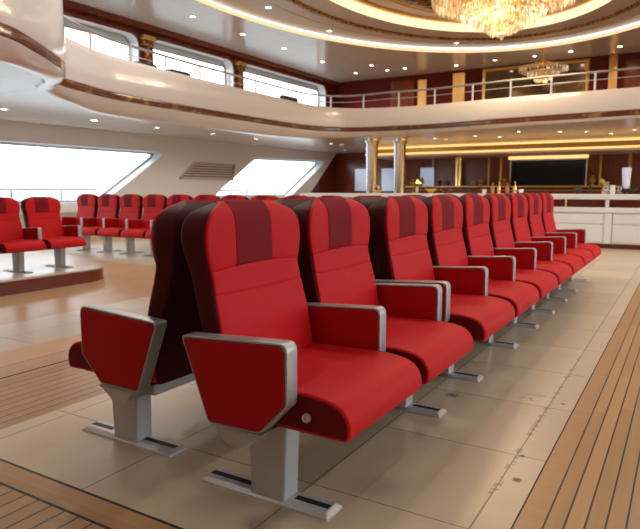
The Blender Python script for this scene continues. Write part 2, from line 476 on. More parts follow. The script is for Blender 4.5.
    for z, d in ((0, 0), (.008, 0), (.020, .014), (.0215, .017)):
        rings.append([(x, y, z) for x, y in roundpoly(inset([(.066, -.052), (.622, -.052), (.622, .052), (.066, .052)], d), .006, 3)])
    b.loft(rings, M['steel']); ME['base_plate'] = b.mesh('base_plate', 25)
    for nm, x0, x1 in (('slot_a', .082, .283), ('slot_b', .466, .602)):
        b = MB(); b.box((x0, -.014, .018), (x1, .014, .0221), M['black']); ME[nm] = b.mesh('plate_slot')
build_seat_meshes()

def seat(loc, rz, label, group, arms, ped, button=0, bracket=0, sc=None, px=0.0, bx=0.0):
    r = empty('lounge_seat', loc, rz, sc); tag(r, label, 'seat', group)
    c = link('seat_cushion', ME['seat_cushion'], r); link('seat_pan', ME['seat_pan'], r)
    if button:
        k = link('recline_button', ME['recline_button'], c, (.592, .2965*button, .380))
        if button > 0: k.rotation_euler = (0, 0, pi)
        k['label'] = 'round silver recline button'
    link('backrest_shell', ME['backrest_shell'], r, (bx, 0, 0))['label'] = 'dark maroon back shell'
    link('back_cushion', ME['back_cushion'], r, (bx, 0, 0))
    h = link('headrest', ME['headrest'], r, (bx, 0, 0)); link('headrest_stripe', ME['headrest_stripe'], h)['label'] = 'darker maroon central stripe'
    for s in arms:
        a = link('armrest', ME['armrest'], r, (0, .3325*s, 0)); a['label'] = 'grey metal armrest frame'
        link('armrest_panel', ME['armrest_panel'], a)['label'] = 'red upholstered panel'
        link('panel_gasket', ME['panel_gasket'], a)
    if ped is not None:
        p = link('pedestal', ME['pedestal'], r, (px*.8, ped, 0)); p['label'] = 'grey metal pedestal'
        if bracket:
            k = link('bracket', ME['bracket'], p)
            if bracket > 0: k.scale = (1, -1, 1); k.location = (-.115, 0, 0)
        b = link('base_plate', ME['base_plate'], r, (px, ped, 0)); b['label'] = 'silver floor plate with black slots'
        link('plate_slot', ME['slot_a'], b); link('plate_slot', ME['slot_b'], b)
    return r

AX = -1.585; BX = -1.55; SCB = (1, 1.0526, 1)
cy = [1.8725, 2.5375] + [3.345+.70*i for i in range(7)]
pedA = [-.17, .24, .07, .22, .24, .21, .19, .14, .27]
namesA = ['large red seat at the near end of the front row beside the camera',
          'second red seat from the near end of the long front row',
          'third front row red seat, first one past the doubled armrests'] + \
         [f'{ORD[i]} red seat from the near end of the long front row' for i in range(3, 8)] + \
         ['ninth and farthest red seat of the front row, before the white counter']
for i in range(9):
    first = i in (0, 2)
    seat((AX, cy[i], 0), 0, namesA[i], 'red seats of the front row', (-1, 1) if first else (1,), pedA[i], -1 if first else 0, -1 if first and i == 0 else 0, SCB if i > 1 else None)
for i in range(9):
    first = i in (0, 2)
    seat((BX, cy[i]+.09, 0), pi, ('red seat turned away at the near end, its bare armrest panel and pedestal showing' if i == 0 else
         f'red seat turned away, back to back with the {ORD[i]} front row seat'), 'red seats turned away behind the front row',
         (-1, 1) if first else (-1,), -pedA[i], 1 if first else 0, 1 if i == 0 else 0, SCB if i > 1 else None, .15, .025)
def beam(a, b, label, x=None, y=None):
    m_ = MB()
    if x is not None: m_.box((x-.022, a, .268), (x+.022, b, .3115), M['steel_d'], .004)
    else: m_.box((a, y-.022, .258), (b, y+.022, .298), M['steel_d'], .004)
    o = m_.build('mounting_beam'); tag(o, label, 'beam', 'beams under the seats')
beam(1.66, 2.84, 'grey steel beam under the two nearest front row seats', AX+.26)
beam(3.06, 7.80, 'long grey steel beam under the far seven front row seats', AX+.26)
beam(1.70, 2.93, 'grey steel beam showing between the two near end pedestals', BX-.275)
beam(3.14, 7.88, 'long grey steel beam under the far seats that are turned away', BX-.275)

# row below the window, facing the camera
sx, szz = .86, .955
for i in range(11):
    x = -9.50+.575*i
    seat((x, 7.62, 0), -pi/2, (f'{ORD[i]} red seat from the window end in the row crossing below the windows' if i else 'red seat at the window end of the row crossing below the windows'),
         'red seats in the row below the windows', (-1, 1) if i == 0 else (1,), .20, 0, 0, (.90, sx*1.005, szz))
beam(-9.6, -3.4, 'grey steel beam under the row of seats below the windows', y=7.62-.26*.9)
# platform pair
for i, y in enumerate((4.61, 4.07)):
    seat((-6.80, y, .16), 0, ('red seat on the low platform, the one nearer its rounded corner' if i == 0 else 'red seat on the low platform, cut by the left edge of the photo'),
         'red seats on the low platform', (-1, 1) if i == 1 else (1,), .10, 0, 0, (.80, .81, .80))
m_ = MB(); m_.box((-6.80+.208-.02, 3.85, .16+.215), (-6.80+.208+.02, 4.80, .16+.248), M['steel_d'], .003)
tag(m_.build('mounting_beam'), 'grey steel beam under the two seats on the platform', 'beam', 'beams under the seats')

# ------------------------------------------------------------------ floor
fl = MB()
def rect(x0, x1, y0, y1, m): fl.add([(x0, y0, 0), (x1, y0, 0), (x1, y1, 0), (x0, y1, 0)], [(0, 1, 2, 3)], M[m])
Y0, Y1 = -5, 20.5; YB = 1.375
rect(-.3435, 7, Y0, 12.4, 'teak'); rect(-.4235, -.3435, Y0, 12.4, 'teak_b'); rect(-.43, -.4235, Y0, 12.4, 'black')
rect(-2.65, -.43, YB, 12.4, 'tile')
rect(-2.65, -.43, YB-.12, YB-.012, 'teak_b')
rect(-2.65, -.43, Y0, YB-.132, 'teak_n')
fl.add([(-2.65, YB-.012, 0), (-.43, YB-.012, 0), (-.43, YB, 0), (-2.65, YB, 0)], [(0, 1, 2, 3)], M['black'])
fl.add([(-2.65, YB-.132, 0), (-.43, YB-.132, 0), (-.43, YB-.12, 0), (-2.65, YB-.12, 0)], [(0, 1, 2, 3)], M['black'])
rect(-3.37, -2.65, Y0, 12.4, 'teak_n'); rect(-3.39, -3.37, Y0, 12.4, 'black'); rect(-3.93, -3.39, Y0, 12.4, 'teak_p')
rect(-4.72, -3.93, Y0, 12.4, 'tile2'); rect(-6.6, -4.72, Y0, 12.4, 'teak_p'); rect(-9.9, -6.6, Y0, 6.3, 'teak_p'); rect(-9.9, -6.6, 6.3, 12.4, 'tile2')
rect(-11.9, -9.9, Y0, 12.4, 'teak_p'); rect(-11.9, 7, 12.4, 20.6, 'teak_p')
struct(fl.build('floor'), 'stone tile and teak plank floor', 'floor')
pl = MB()
P = roundpoly([(-10.2, .5), (-6.0, .5), (-6.02, 5.02), (-7.3, 5.6), (-10.2, 5.6)], [0, .05, .55, .5, .1], 12)
pl.prism(P, .0, .152, M['kerb'], 0, plane='xy'); pl.prism(inset(P, -.012), .140, .160, M['tile2'], .004, plane='xy')
struct(pl.build('floor_platform'), 'low stone topped platform with a mahogany kerb', 'platform')

# ------------------------------------------------------------------ walls
def wall_holes(name, outer, holes, x0, depth, m, mrev, axis='x', parent=None):
    """flat wall with shaped openings; outline in (u,z); front at x0, openings with reveals going to x0+depth"""
    def p3(p, t): return (t, p[0], p[1]) if axis == 'x' else (p[0], t, p[1])
    bm = bmesh.new(); es = []
    for loop in [outer]+holes:
        vs = [bm.verts.new(p3(p, x0)) for p in loop]
        for i in range(len(vs)): es.append(bm.edges.new((vs[i], vs[(i+1) % len(vs)])))
    bmesh.ops.triangle_fill(bm, use_beauty=True, use_dissolve=False, edges=es)
    for f in bm.faces: f.material_index = 0
    for loop in holes+[outer]:
        a = [bm.verts.new(p3(p, x0)) for p in loop]; b = [bm.verts.new(p3(p, x0+depth)) for p in loop]
        for i in range(len(a)):
            k = (i+1) % len(a); f = bm.faces.new((a[i], a[k], b[k], b[i])); f.material_index = 1; f.smooth = True
    me = bpy.data.meshes.new(name); bm.to_mesh(me); bm.free()
    me.materials.append(m); me.materials.append(mrev); me.set_sharp_from_angle(angle=radians(30))
    return link(name, me, parent)
XW = -11.6
W1 = roundpoly([(1.5, .80), (9.58, .80), (11.62, 2.03), (1.5, 2.05)], [.1, .14, .10, .1], 6)
W2 = roundpoly([(13.35, .86), (17.40, .86), (19.80, 2.13), (15.5, 2.07)], [.1, .16, .12, .12], 6)
struct(wall_holes('wall_left', [(-5, 0), (20.5, 0), (20.5, 2.44), (-5, 2.44)], [W1, W2], XW, -.34, M['wallwhite'], M['reveal']), 'warm white side wall with raked windows', 'wall')
UA = roundpoly([(7.3, 3.35), (10.82, 3.35), (10.82, 4.78), (7.3, 4.78)], .28, 7)
UB = roundpoly([(11.25, 3.35), (14.42, 3.35), (14.42, 4.80), (11.25, 4.80)], .28, 7)
UC = roundpoly([(14.86, 3.35), (19.72, 3.35), (19.72, 4.83), (14.86, 4.83)], .28, 7)
UD = roundpoly([(3.4, 3.35), (6.85, 3.35), (6.85, 4.78), (3.4, 4.78)], .28, 7)
struct(wall_holes('wall_left_upper', [(-5, 2.44), (20.5, 2.44), (20.5, 5.05), (-5, 5.05)], [UD, UA, UB, UC], XW, -.34, M['mahog_y'], M['reveal']), 'mahogany upper wall with round cornered windows', 'wall')
def window(n, hole, x, depth, moulding, label, divs=()):
    f = MB()
    a = hole; b = inset(hole, .05)
    def rr(l, t): return [(t, p[0], p[1]) for p in l]
    # slim frame at the pane
    xx = x+depth
    f.loft([rr(a, xx), rr(a, xx+.06), rr(b, xx+.06), rr(b, xx), rr(a, xx)], M['steel_d'] if moulding else M['rail_w'], False, False)
    if moulding:
        o = inset(hole, -.085); k = inset(hole, .012)
        f.loft([rr(o, x), rr(o, x+.03), rr(inset(hole, -.05), x+.045), rr(k, x+.03), rr(k, x), rr(o, x)], M['kerb'], False, False)
    w = struct(f.build(f'window_{n}'), label, 'window')
    g = MB(); g.prism([(p[0], p[1]) for p in inset(hole, .03)], xx+.015, xx+.027, M['glass'], 0, plane='yz')
    g.build('window_pane', w)
window(1, W1, XW, -.34, False, 'long raked window beside the platform seats')
window(2, W2, XW, -.34, False, 'raked window past the vent grille')
window(3, UA, XW, -.34, True, 'upper window nearest the curved balcony bulge')
window(4, UB, XW, -.34, True, 'middle upper window between two gilt pilasters')
window(5, UC, XW, -.34, True, 'farthest upper window at the room corner')
window(6, UD, XW, -.34, True, 'upper window hidden behind the balcony bulge')
for y0, y1, z, lab in ((7.3, 10.82, 4.78, 'pale blue grey blind at the top of the first upper window'), (11.25, 14.42, 4.80, 'pale blue grey blind at the top of the middle upper window'), (14.86, 19.72, 4.83, 'pale blue grey blind at the top of the farthest upper window')):
    r_ = empty('roller_blind', (XW-.30, (y0+y1)/2, z)); tag(r_, lab, 'blind', 'blinds of the upper windows'); w_ = (y1-y0)/2-.07
    t = MB(); t.box((-.006, -w_, -.15), (.006, w_, -.02), M['blind']); t.build('blind_cloth', r_)
    t = MB(); t.box((-.012, -w_, -.175), (.012, w_, -.151), M['steel_d'], .004); t.build('bottom_bar', r_)
# sill ledge and slanted mahogany corner panel
t = MB(); t.box((XW, -5, .60), (XW+.22, 12.0, .70), M['white'], .02); struct(t.build('trim_1'), 'white ledge under the lower windows', 'trim')
t = MB(); t.prism([(18.35, .70), (20.5, .70), (20.5, 2.40), (20.85-.35, 2.40), (20.42, 2.36)], XW, XW+.03, M['mahog_y'], 0, plane='yz'); struct(t.build('trim_2'), 'mahogany corner panel beside the farthest window', 'trim')
t = MB(); t.box((XW, -5, 4.92), (XW+.14, 20.5, 5.05), M['kerb'], .02); struct(t.build('trim_3'), 'dark cornice above the upper windows', 'trim')
# gilt pilasters
for i, (y, lab) in enumerate(((11.03, 'gilt pilaster between the first two upper windows'), (14.64, 'gilt pilaster between the second and third upper windows'), (7.07, 'gilt pilaster hidden behind the balcony bulge'))):
    p = MB()
    p.box((XW, y-.13, 3.0), (XW+.07, y+.13, 4.62), M['kerb'], .01); p.box((XW+.03, y-.085, 3.05), (XW+.10, y+.085, 4.55), M['gold_orn'], .02)
    p.box((XW, y-.17, 4.55), (XW+.15, y+.17, 4.68), M['gold_orn'], .03); p.box((XW, y-.20, 4.68), (XW+.18, y+.20, 4.78), M['gold'], .02)
    struct(p.build(f'trim_{4+i}'), lab, 'pilaster')
# far, right and back walls
far = MB(); far.box((-12, 20.5, 0), (7.2, 20.7, 2.44), M['mahog']); struct(far.build('wall_far'), 'glossy mahogany far wall', 'wall')
far = MB(); far.box((-12, 20.5, 2.44), (7.2, 20.7, 5.05), M['redwall']); struct(far.build('wall_far_upper'), 'dark red far wall above the balcony', 'wall')
RW = [[(y0, .7), (y0+4.6, .7), (y0+4.6, 2.3), (y0, 2.3)] for y0 in (-.6, 4.4, 9.6, 14.8)]+[[(y0, 3.3), (y0+4.6, 3.3), (y0+4.6, 4.75), (y0, 4.75)] for y0 in (5.0, 10.2, 15.4)]  # unseen openings placed and sized for the daylight they throw on the seats
struct(wall_holes('wall_right', [(-5, 0), (20.6, 0), (20.6, 5.05), (-5, 5.05)], [[p for p in h] for h in RW], 7.0, .3, M['wallwhite'], M['reveal']), 'unseen side wall with openings shaped to let daylight in', 'wall')
bk = MB(); bk.box((-12, -5.2, 0), (7.2, -5, 5.05), M['wallwhite']); struct(bk.build('wall_back'), 'plain warm white wall', 'wall')

# vent grille
v = empty('vent_grille', (XW, 13.2, 1.6)); tag(v, 'slanted tan louvred grille on the white wall between the lower windows', 'vent')
G = [(12.02-13.2, 1.37-1.6), (14.30-13.2, 1.34-1.6), (14.44-13.2, 1.84-1.6), (12.66-13.2, 1.84-1.6)]
f_ = MB(); o = roundpoly(G, .04, 3); k_ = inset(o, .05)
rr = lambda l, t: [(t, p[0], p[1]) for p in l]
f_.loft([rr(o, .0), rr(o, .035), rr(k_, .035), rr(k_, .0), rr(o, .0)], M['slat'], False, False); f_.prism(k_, .0, .006, M['kerb'], 0, plane='yz'); f_.build('grille_frame', v)
for i in range(6):
    z = -.20+.068*i; ya = -1.10+(z+.23)*1.25+.02; yb = 1.06+.03*i/6
    s_ = MB(); s_.prism([(.008, z), (.030, z-.012), (.034, z+.018), (.014, z+.038)], ya, yb, M['slat'], 0); s_.build('louvre_slat', v)

# outside: rails, sea
def rail(name, y0, y1, z, label, posts, slant=None):
    r = empty(name, (-12.25, y0, -.2)); tag(r, label, 'railing')
    b = MB(); pts = [(0, 0, z+.2), (0, y1-y0, z+.2)]
    if slant: pts.append((0, slant[0]-y0, slant[1]+.2))
    b.tube(pts, .028, M['rail_w'], 8); b.build('top_rail', r)
    b = MB(); b.tube([(0, 0, z-.12), (0, y1-y0, z-.12)], .014, M['rail_w'], 8); b.build('mid_rail', r)
    for y in posts:
        b = MB(); b.tube([(0, y-y0, 0), (0, y-y0, z+.19)], .024, M['rail_w'], 8); b.build('rail_post', r)
dk = MB(); dk.box((-13.2, -5, -.3), (-12.0, 21, -.2), M['white']); struct(dk.build('floor_side_deck'), 'white side deck outside the windows', 'deck')
rail('deck_railing', 2, 9.95, 1.09, 'grey deck railing outside the long lower window', [2.4, 4, 5.7, 7.75, 8.95])
rail('deck_railing', 12.5, 19.5, 1.07, 'grey deck railing outside the second lower window', [12.6, 14.2, 15.8, 17.4, 19.2])
s_ = MB(); s_.add([(-2500, -2500, -9), (2500, -2500, -9), (2500, 2500, -9), (-2500, 2500, -9)], [(0, 1, 2, 3)], M['sea']); struct(s_.build('sea'), 'pale sea outside', 'sea')

# ------------------------------------------------------------------ balcony
BP = [(-4.9, -5.0), (-4.95, -2), (-5.0, .8), (-5.2, 2.5), (-5.49, 3.46), (-5.79, 3.96), (-6.40, 4.75), (-6.78, 5.08), (-7.05, 5.21), (-7.28, 5.33), (-7.46, 5.60), (-7.63, 6.05), (-7.84, 6.75), (-7.92, 7.8), (-7.97, 9.0), (-7.98, 10.4), (-7.96, 11.7), (-7.84, 12.6), (-7.45, 13.35), (-6.75, 13.70), (-5.7, 13.80), (-4.7, 13.72), (-3.55, 13.52), (-2.4, 13.40), (-.9, 13.28), (1.5, 13.1), (4.2, 12.95), (7.0, 12.85)]
TOPZ = [3.75]*7 + [3.75, 3.75, 3.6, 3.24, 3.18, 3.17, 3.16, 3.15, 3.14, 3.12, 3.09, 3.07, 3.06, 3.05, 3.05, 3.04, 3.03, 3.02, 3.0, 3.0, 3.0]
BOTZ = [2.30]*5+[2.34, 2.38, 2.395, 2.40, 2.40, 2.38, 2.34]+[2.30]*4 + [2.31, 2.33, 2.36, 2.38, 2.39, 2.41, 2.42, 2.43, 2.44, 2.44, 2.44, 2.44]
BOFF = [-.30]*5+[-.16]*7+[-.30]+[-.42]*3 + [-.42, -.40, -.36, -.3, -.25, -.18, -.12, -.1, -.08, -.08, -.08, -.08]
PT = catmull([(x, y, a, b, c) for (x, y), a, b, c in zip(BP, TOPZ, BOTZ, BOFF)], 8)
NR = []
for i in range(len(PT)):
    a = PT[max(i-1, 0)]; c = PT[min(i+1, len(PT)-1)]
    d = Vector((c[0]-a[0], c[1]-a[1])).normalized(); NR.append((d.y, -d.x))
def off(i, o): return (PT[i][0]+NR[i][0]*o, PT[i][1]+NR[i][1]*o)
rings = []
for i, p in enumerate(PT):
    tz, bz_, bo = p[2], p[3], p[4]
    prof = [(-.14, tz-.5), (-.14, tz-.02), (-.12, tz), (-.02, tz), (0, tz-.02), (.02, tz-.12), (.035, 2.85), (.035, 2.70), (.02, 2.61), (0, 2.60), (0, 2.50), (.015, 2.49), (0, 2.46), (bo*.25, bz_+(2.46-bz_)*.45), (bo*.6, bz_+(2.46-bz_)*.12), (bo, bz_), (bo-.06, bz_+.005), (bo-.10, 2.46), (bo-.10, 2.62), (-.14, 2.62)]
    rings.append([(*off(i, o), z) for o, z in prof])
f_ = MB(); f_.loft(rings, M['cream']); struct(f_.build('wall_balcony', angle=35), 'glossy cream curved balcony front', 'balcony front')
f_ = MB(); f_.loft([[(*off(i, o), z) for o, z in ((-.005, 2.497), (.022, 2.502), (.026, 2.55), (.022, 2.598), (-.005, 2.603))] for i in range(len(PT))], M['gloss_band'])
struct(f_.build('trim_7'), 'glossy mahogany band with painted gold glints along the balcony front', 'trim')
def fill(name, loop, z, m, up):
    bm = bmesh.new(); vs = [bm.verts.new((x, y, z)) for x, y in loop]
    es = [bm.edges.new((vs[i], vs[(i+1) % len(vs)])) for i in range(len(vs))]
    bmesh.ops.triangle_fill(bm, use_beauty=True, edges=es)
    for f in bm.faces:
        if (f.normal.z > 0) != up: f.normal_flip()
    me = bpy.data.meshes.new(name); bm.to_mesh(me); bm.free(); me.materials.append(m); return link(name, me)
inner = [off(i, -.06) for i in range(len(PT))]
loop = inner+[(7, 20.5), (-11.6, 20.5), (-11.6, -5)]
struct(fill('ceiling_lower', loop, 2.44, M['ceil_low'], False), 'glossy white ceiling under the balcony', 'ceiling')
struct(fill('floor_balcony', loop, 2.61, M['teak_p'], True), 'balcony floor', 'floor')
# balcony railing
r = empty('balcony_railing', (-8, 9, 2.62)); tag(r, 'steel handrail and slim posts along the curved balcony edge', 'railing')
i0 = next(i for i in range(len(PT)) if PT[i][1] > 5.55 and PT[i][0] < -7.4)
def rz_(i): return PT[i][2]+.25+.11*min(1, max(0, (PT[i][0]+7.95)/1.5))
pts = [(*off(i, -.07), rz_(i)) for i in range(i0, len(PT))]
loc = Vector(r.location)
b = MB(); b.tube([Vector(p)-loc for p in pts], .022, M['steel_d'], 8); b.build('handrail', r)
b = MB(); b.tube([Vector((p[0], p[1], p[2]-.15))-loc for p in pts], .007, M['steel'], 6); b.build('mid_rail', r)
acc = 1e9; last = None
for i in range(i0, len(PT)):
    p = Vector(off(i, -.07)).to_3d()
    if last is not None: acc += (p-last).length
    last = p
    if acc >= .80:
        acc = 0; b = MB(); b.tube([Vector((p.x, p.y, PT[i][2]-.02))-loc, Vector((p.x, p.y, rz_(i)))-loc], .020, M['steel'], 8); b.build('rail_post', r)

# upper deck sofas
def sofa(y, L, label, x=-9.7):
    r = empty('sofa', (x, y, 2.61)); tag(r, label, 'sofa', 'sofas on the balcony')
    b = MB(); b.box((-.42, -L/2, .0), (.40, L/2, .40), M['sofa'], .05); b.build('sofa_base', r)
    n = max(1, round(L/.7))
    for k in range(n):
        a = -L/2+.03+(L-.06)*k/n; c = -L/2+.03+(L-.06)*(k+1)/n-.02
        b = MB(); b.prism(roundpoly([(.12, .40), (.42, .40), (.44, .95), (.22, .97)], .06, 5), a, c, M['sofa'], .06); b.build('back_cushion', r)
        b = MB(); b.box((-.40, a, .405), (.11, c, .53), M['sofa'], .04); b.build('seat_cushion', r)
    for s in (-1, 1):
        b = MB(); b.box((-.42, s*(L/2+.06)-.06, .0), (.42, s*(L/2+.06)+.06, .62), M['sofa'], .04); b.build('sofa_arm', r)
sofa(8.90, .60, 'dark sofa below the first upper window, behind the railing')
sofa(9.82, .66, 'dark sofa between the first and second upper windows, behind the railing')
sofa(14.0, .72, 'dark sofa below the third upper window, behind the railing')

# ------------------------------------------------------------------ upper ceiling with oval coves
CA = (-4.0, 11.0, 5.2, 7.5); CB = (-3.95, 12.1, 3.05, 4.65)
def ell(c, k=1.0, n=96, d=0.0): return [(c[0]+(c[2]*k+d)*cos(2*pi*i/n), c[1]+(c[3]*k+d)*sin(2*pi*i/n)) for i in range(n)]
def ceil_ring(name, outer, holes, z, m):
    bm = bmesh.new(); es = []
    for lp in [outer]+holes:
        vs = [bm.verts.new((x, y, z)) for x, y in lp]
        for i in range(len(vs)): es.append(bm.edges.new((vs[i], vs[(i+1) % len(vs)])))
    bmesh.ops.triangle_fill(bm, use_beauty=True, edges=es)
    for f in bm.faces:
        if f.normal.z > 0: f.normal_flip()
    me = bpy.data.meshes.new(name); bm.to_mesh(me); bm.free(); me.materials.append(m); return link(name, me)
ZA, ZB, ZC = 5.05, 5.20, 5.44
struct(ceil_ring('ceiling', [(-12, -5.2), (7.2, -5.2), (7.2, 20.7), (-12, 20.7)], [ell(CA)], ZA, M['ceil_up']), 'satin panelled upper ceiling', 'ceiling')
struct(ceil_ring('ceiling_tray', ell(CA, 1, 96, .1), [ell(CB)], ZB, M['ceil_in']), 'oval ceiling tray between the two light coves', 'ceiling')
struct(ceil_ring('ceiling_dome', ell(CB, 1, 96, .1), [], ZC, M['ceil_in']), 'oval centre of the ceiling', 'ceiling')
def band(name, c, d0, d1, z0, z1, m, dz=0):
    b = MB(); lo = lambda d, z: [(x, y, z) for x, y in ell(c, 1, 128, d)]
    b.loft([lo(d0, z0), lo(d0, z1), lo(d1, z1), lo(d1, z0), lo(d0, z0)], m, False, False)
    return b.build(name)
tag(band('cove_light', CA, .10, .0, ZA+.005, ZB-.05, M['led']), 'thin warm light strip around the outer oval of the ceiling', 'cove light')
tag(band('cove_light', CB, .10, .0, ZB+.01, ZC-.01, M['led2']), 'broad warm light band around the inner oval of the ceiling', 'cove light')
def torus(name, c, d, z, r, m, sq=1.0):
    b = MB(); b.loft([[(x, y, z+r*sq*sin(2*pi*k/10)) for x, y in ell(c, 1, 128, d+r*cos(2*pi*k/10))] for k in range(11)], m, False, False); return b.build(name)
struct(torus('trim_9', CB, .72, ZB, .10, M['gold_orn'], .55), 'ornate gold rope moulding between the light coves', 'moulding')
struct(torus('trim_10', CB, -.12, ZC, .10, M['gold'], .6), 'plain gold moulding inside the inner cove', 'moulding')
struct(torus('trim_11', CB, 1.25, ZB, .02, M['slat'], .8), 'thin groove line in the oval tray', 'moulding')
struct(torus('trim_12', CB, -1.08, ZC, .34, M['dark_orn'], .30), 'carved dark gold ring around the chandelier', 'moulding')
struct(torus('trim_13', CB, -.66, ZC, .06, M['gold'], .8), 'gold line around the carved ring', 'moulding')
struct(torus('trim_14', CB, -1.52, ZC, .07, M['gold'], .8), 'innermost gold moulding of the ceiling', 'moulding')

# ------------------------------------------------------------------ chandelier
CH = Vector((-3.36, 12.55, 5.44))
ch = empty('chandelier', CH); tag(ch, 'huge tiered crystal chandelier glowing in the oval ceiling', 'chandelier')
b = MB(); b.lathe([(.02, 0), (.45, 0), (.42, -.06), (.12, -.10), (.06, -.16), (.05, -1.25), (.02, -1.26)], M['gold'], n=32); b.build('ceiling_canopy', ch)
def crystals(rad, z, n, L, w, mb, jit=.0):
    for k in range(n):
        a = 2*pi*(k+random.random()*.3)/n; x, y = rad*cos(a), rad*sin(a); zz = z+random.uniform(-jit, jit)
        l = L*random.uniform(.85, 1.15); ww = w
        vs = [(x, y, zz), (x+ww, y, zz-l*.35), (x, y+ww, zz-l*.35), (x-ww, y, zz-l*.35), (x, y-ww, zz-l*.35), (x, y, zz-l)]
        mb.add(vs, [(0, 1, 2), (0, 2, 3), (0, 3, 4), (0, 4, 1), (5, 2, 1), (5, 3, 2), (5, 4, 3), (5, 1, 4)], M['crystal'])
tiers = [(1.36, -.34, .24), (1.34, -.52, .24), (.86, -.62, .24), (.80, -.78, .22), (.64, -.92, .20), (.45, -1.03, .18), (.27, -1.14, .16)]
for rad, z, L in tiers:
    f_ = MB(); f_.loft([[(rr_*cos(k*pi/24), rr_*sin(k*pi/24), z+h) for k in range(48)] for rr_, h in ((rad+.03, .02), (rad+.03, -.03), (rad-.05, -.03), (rad-.05, .02), (rad+.03, .02))], M['gold'], False, False)
    h_ = f_.build('tier_ring', ch)
    c_ = MB(); n = max(16, int(rad*90))
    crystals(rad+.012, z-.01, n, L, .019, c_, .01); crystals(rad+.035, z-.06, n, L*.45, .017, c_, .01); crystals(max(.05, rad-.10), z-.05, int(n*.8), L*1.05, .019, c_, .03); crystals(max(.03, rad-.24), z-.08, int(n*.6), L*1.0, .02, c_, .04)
    c_.build('crystal_strands', h_, angle=1)
b = MB(); b.lathe([(.01, -1.26), (.06, -1.29), (.075, -1.33), (.045, -1.38), (.01, -1.43)], M['crystal'], n=14); b.build('bottom_drop', ch)
for k in range(8):
    a = 2*pi*k/8; b = MB(); b.tube([(.05*cos(a), .05*sin(a), -.3), (.7*cos(a), .7*sin(a), -.55), (1.34*cos(a), 1.34*sin(a), -.44)], .018, M['gold'], 8); b.build('chandelier_arm', ch)
for k in range(4):
    a = 2*pi*(k+.5)/4; b = MB(); b.tube([(1.2*cos(a), 1.2*sin(a), 0), (1.34*cos(a), 1.34*sin(a), -.44)], .01, M['gold'], 6); b.build('suspension_rod', ch)

c2 = empty('chandelier', (-3.80, 18.75, 5.05)); tag(c2, 'small wide chandelier added before the gold framed mirror in place of a reflection', 'chandelier')  # added to stand in for the big chandelier's reflection in the mirror
b = MB(); b.lathe([(.01, 0), (.12, 0), (.11, -.04), (.02, -.06), (.015, -.62), (.01, -.63)], M['gold'], n=20); b.build('ceiling_canopy', c2)
for rad, z, L in ((.66, -.50, .12), (.42, -.62, .14), (.22, -.75, .16)):
    f_ = MB(); f_.loft([[(rr_*cos(k*pi/20), rr_*sin(k*pi/20), z+h) for k in range(40)] for rr_, h in ((rad+.02, .015), (rad+.02, -.02), (rad-.04, -.02), (rad-.04, .015), (rad+.02, .015))], M['gold'], False, False)
    h_ = f_.build('tier_ring', c2); c_ = MB(); n = max(12, int(rad*70))
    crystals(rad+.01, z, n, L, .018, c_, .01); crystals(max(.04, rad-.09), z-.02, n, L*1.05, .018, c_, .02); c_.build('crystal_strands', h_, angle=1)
for k in range(6):
    a = 2*pi*k/6; b = MB(); b.tube([(.02*cos(a), .02*sin(a), -.3), (.66*cos(a), .66*sin(a), -.50)], .01, M['gold'], 6); b.build('chandelier_arm', c2)
# ------------------------------------------------------------------ downlights
b = MB(); b.lathe([(.062, .0), (.085, -.002), (.085, -.012), (.062, -.016), (.060, -.006)], M['champ'], n=20); DT = b.mesh('trim_ring')
b = MB(); b.lathe([(.002, -.006), (.060, -.006), (.060, -.009), (.002, -.010)], M['white_led'], n=20); DLens = b.mesh('lamp_lens')
def lamp(kind, loc, energy, col=(1, .80, .56), size=.06, spot=None, blend=.6):
    l = bpy.data.lights.new('lamp_light', 'SPOT' if spot else 'POINT'); l.energy = energy; l.color = col; l.shadow_soft_size = size
    if spot: l.spot_size = radians(spot); l.spot_blend = blend
    o = bpy.data.objects.new('lamp_light', l); COL.objects.link(o); o.location = loc; return o
def downlight(x, y, z, label, group, e, s=1.0, col=(1, .91, .79)):
    r = empty('downlight', (x, y, z)); r.scale = (s, s, 1); tag(r, label, 'downlight', group)
    link('trim_ring', DT, r); link('lamp_lens', DLens, r)
    lamp('s', (x, y, z-.05), e, col, .05, 150, .5)
up_win = [(-10.05, 11.05-1.86*k) for k in range(4, 0, -1)]+[(-10.05, 11.05), (-10.07, 12.92), (-10.05, 14.77), (-10.05, 16.9), (-10.05, 19.1)]
for i, (x, y) in enumerate(up_win):
    downlight(x, y, ZA, f'{ORD[i]} downlight along the upper ceiling edge above the upper windows, counted from nearest', 'downlights above the upper windows', 44)
for i, (x, y) in enumerate([(-8.45, 11.8), (-8.3, 14.3), (-5.9, 17.3)]):
    downlight(x, y, ZB, f'{ORD[i]} downlight inside the oval tray counted from the window side', 'downlights inside the oval tray', 24)
for i, (x, y) in enumerate([(-8.99, 18.2), (-8.9, 19.2), (-8.26, 19.2), (-6.66, 19.6), (-5.38, 19.45), (-4.2, 19.45), (-3.17, 19.35), (-1.9, 19.4), (-.7, 19.4), (1.2, 19.4), (3.2, 19.4)]):
    downlight(x, y, ZA, f'{ORD[i]} downlight from the window corner along the far red wall', 'downlights along the far red wall', 14)
for i, (x, y) in enumerate([(-7.6, 7.6), (-6.2, 5.6), (-4.0, 4.7), (-1.8, 5.6), (-.2, 7.6), (.6, 10.2)]):  # unseen lamps added to brighten the far balcony front
    downlight(x, y, ZB, f'{ORD[i]} unseen downlight added for light in the near half of the oval tray', 'added downlights in the near half of the oval tray', 120, 1, (1, .95, .89))
k = 0
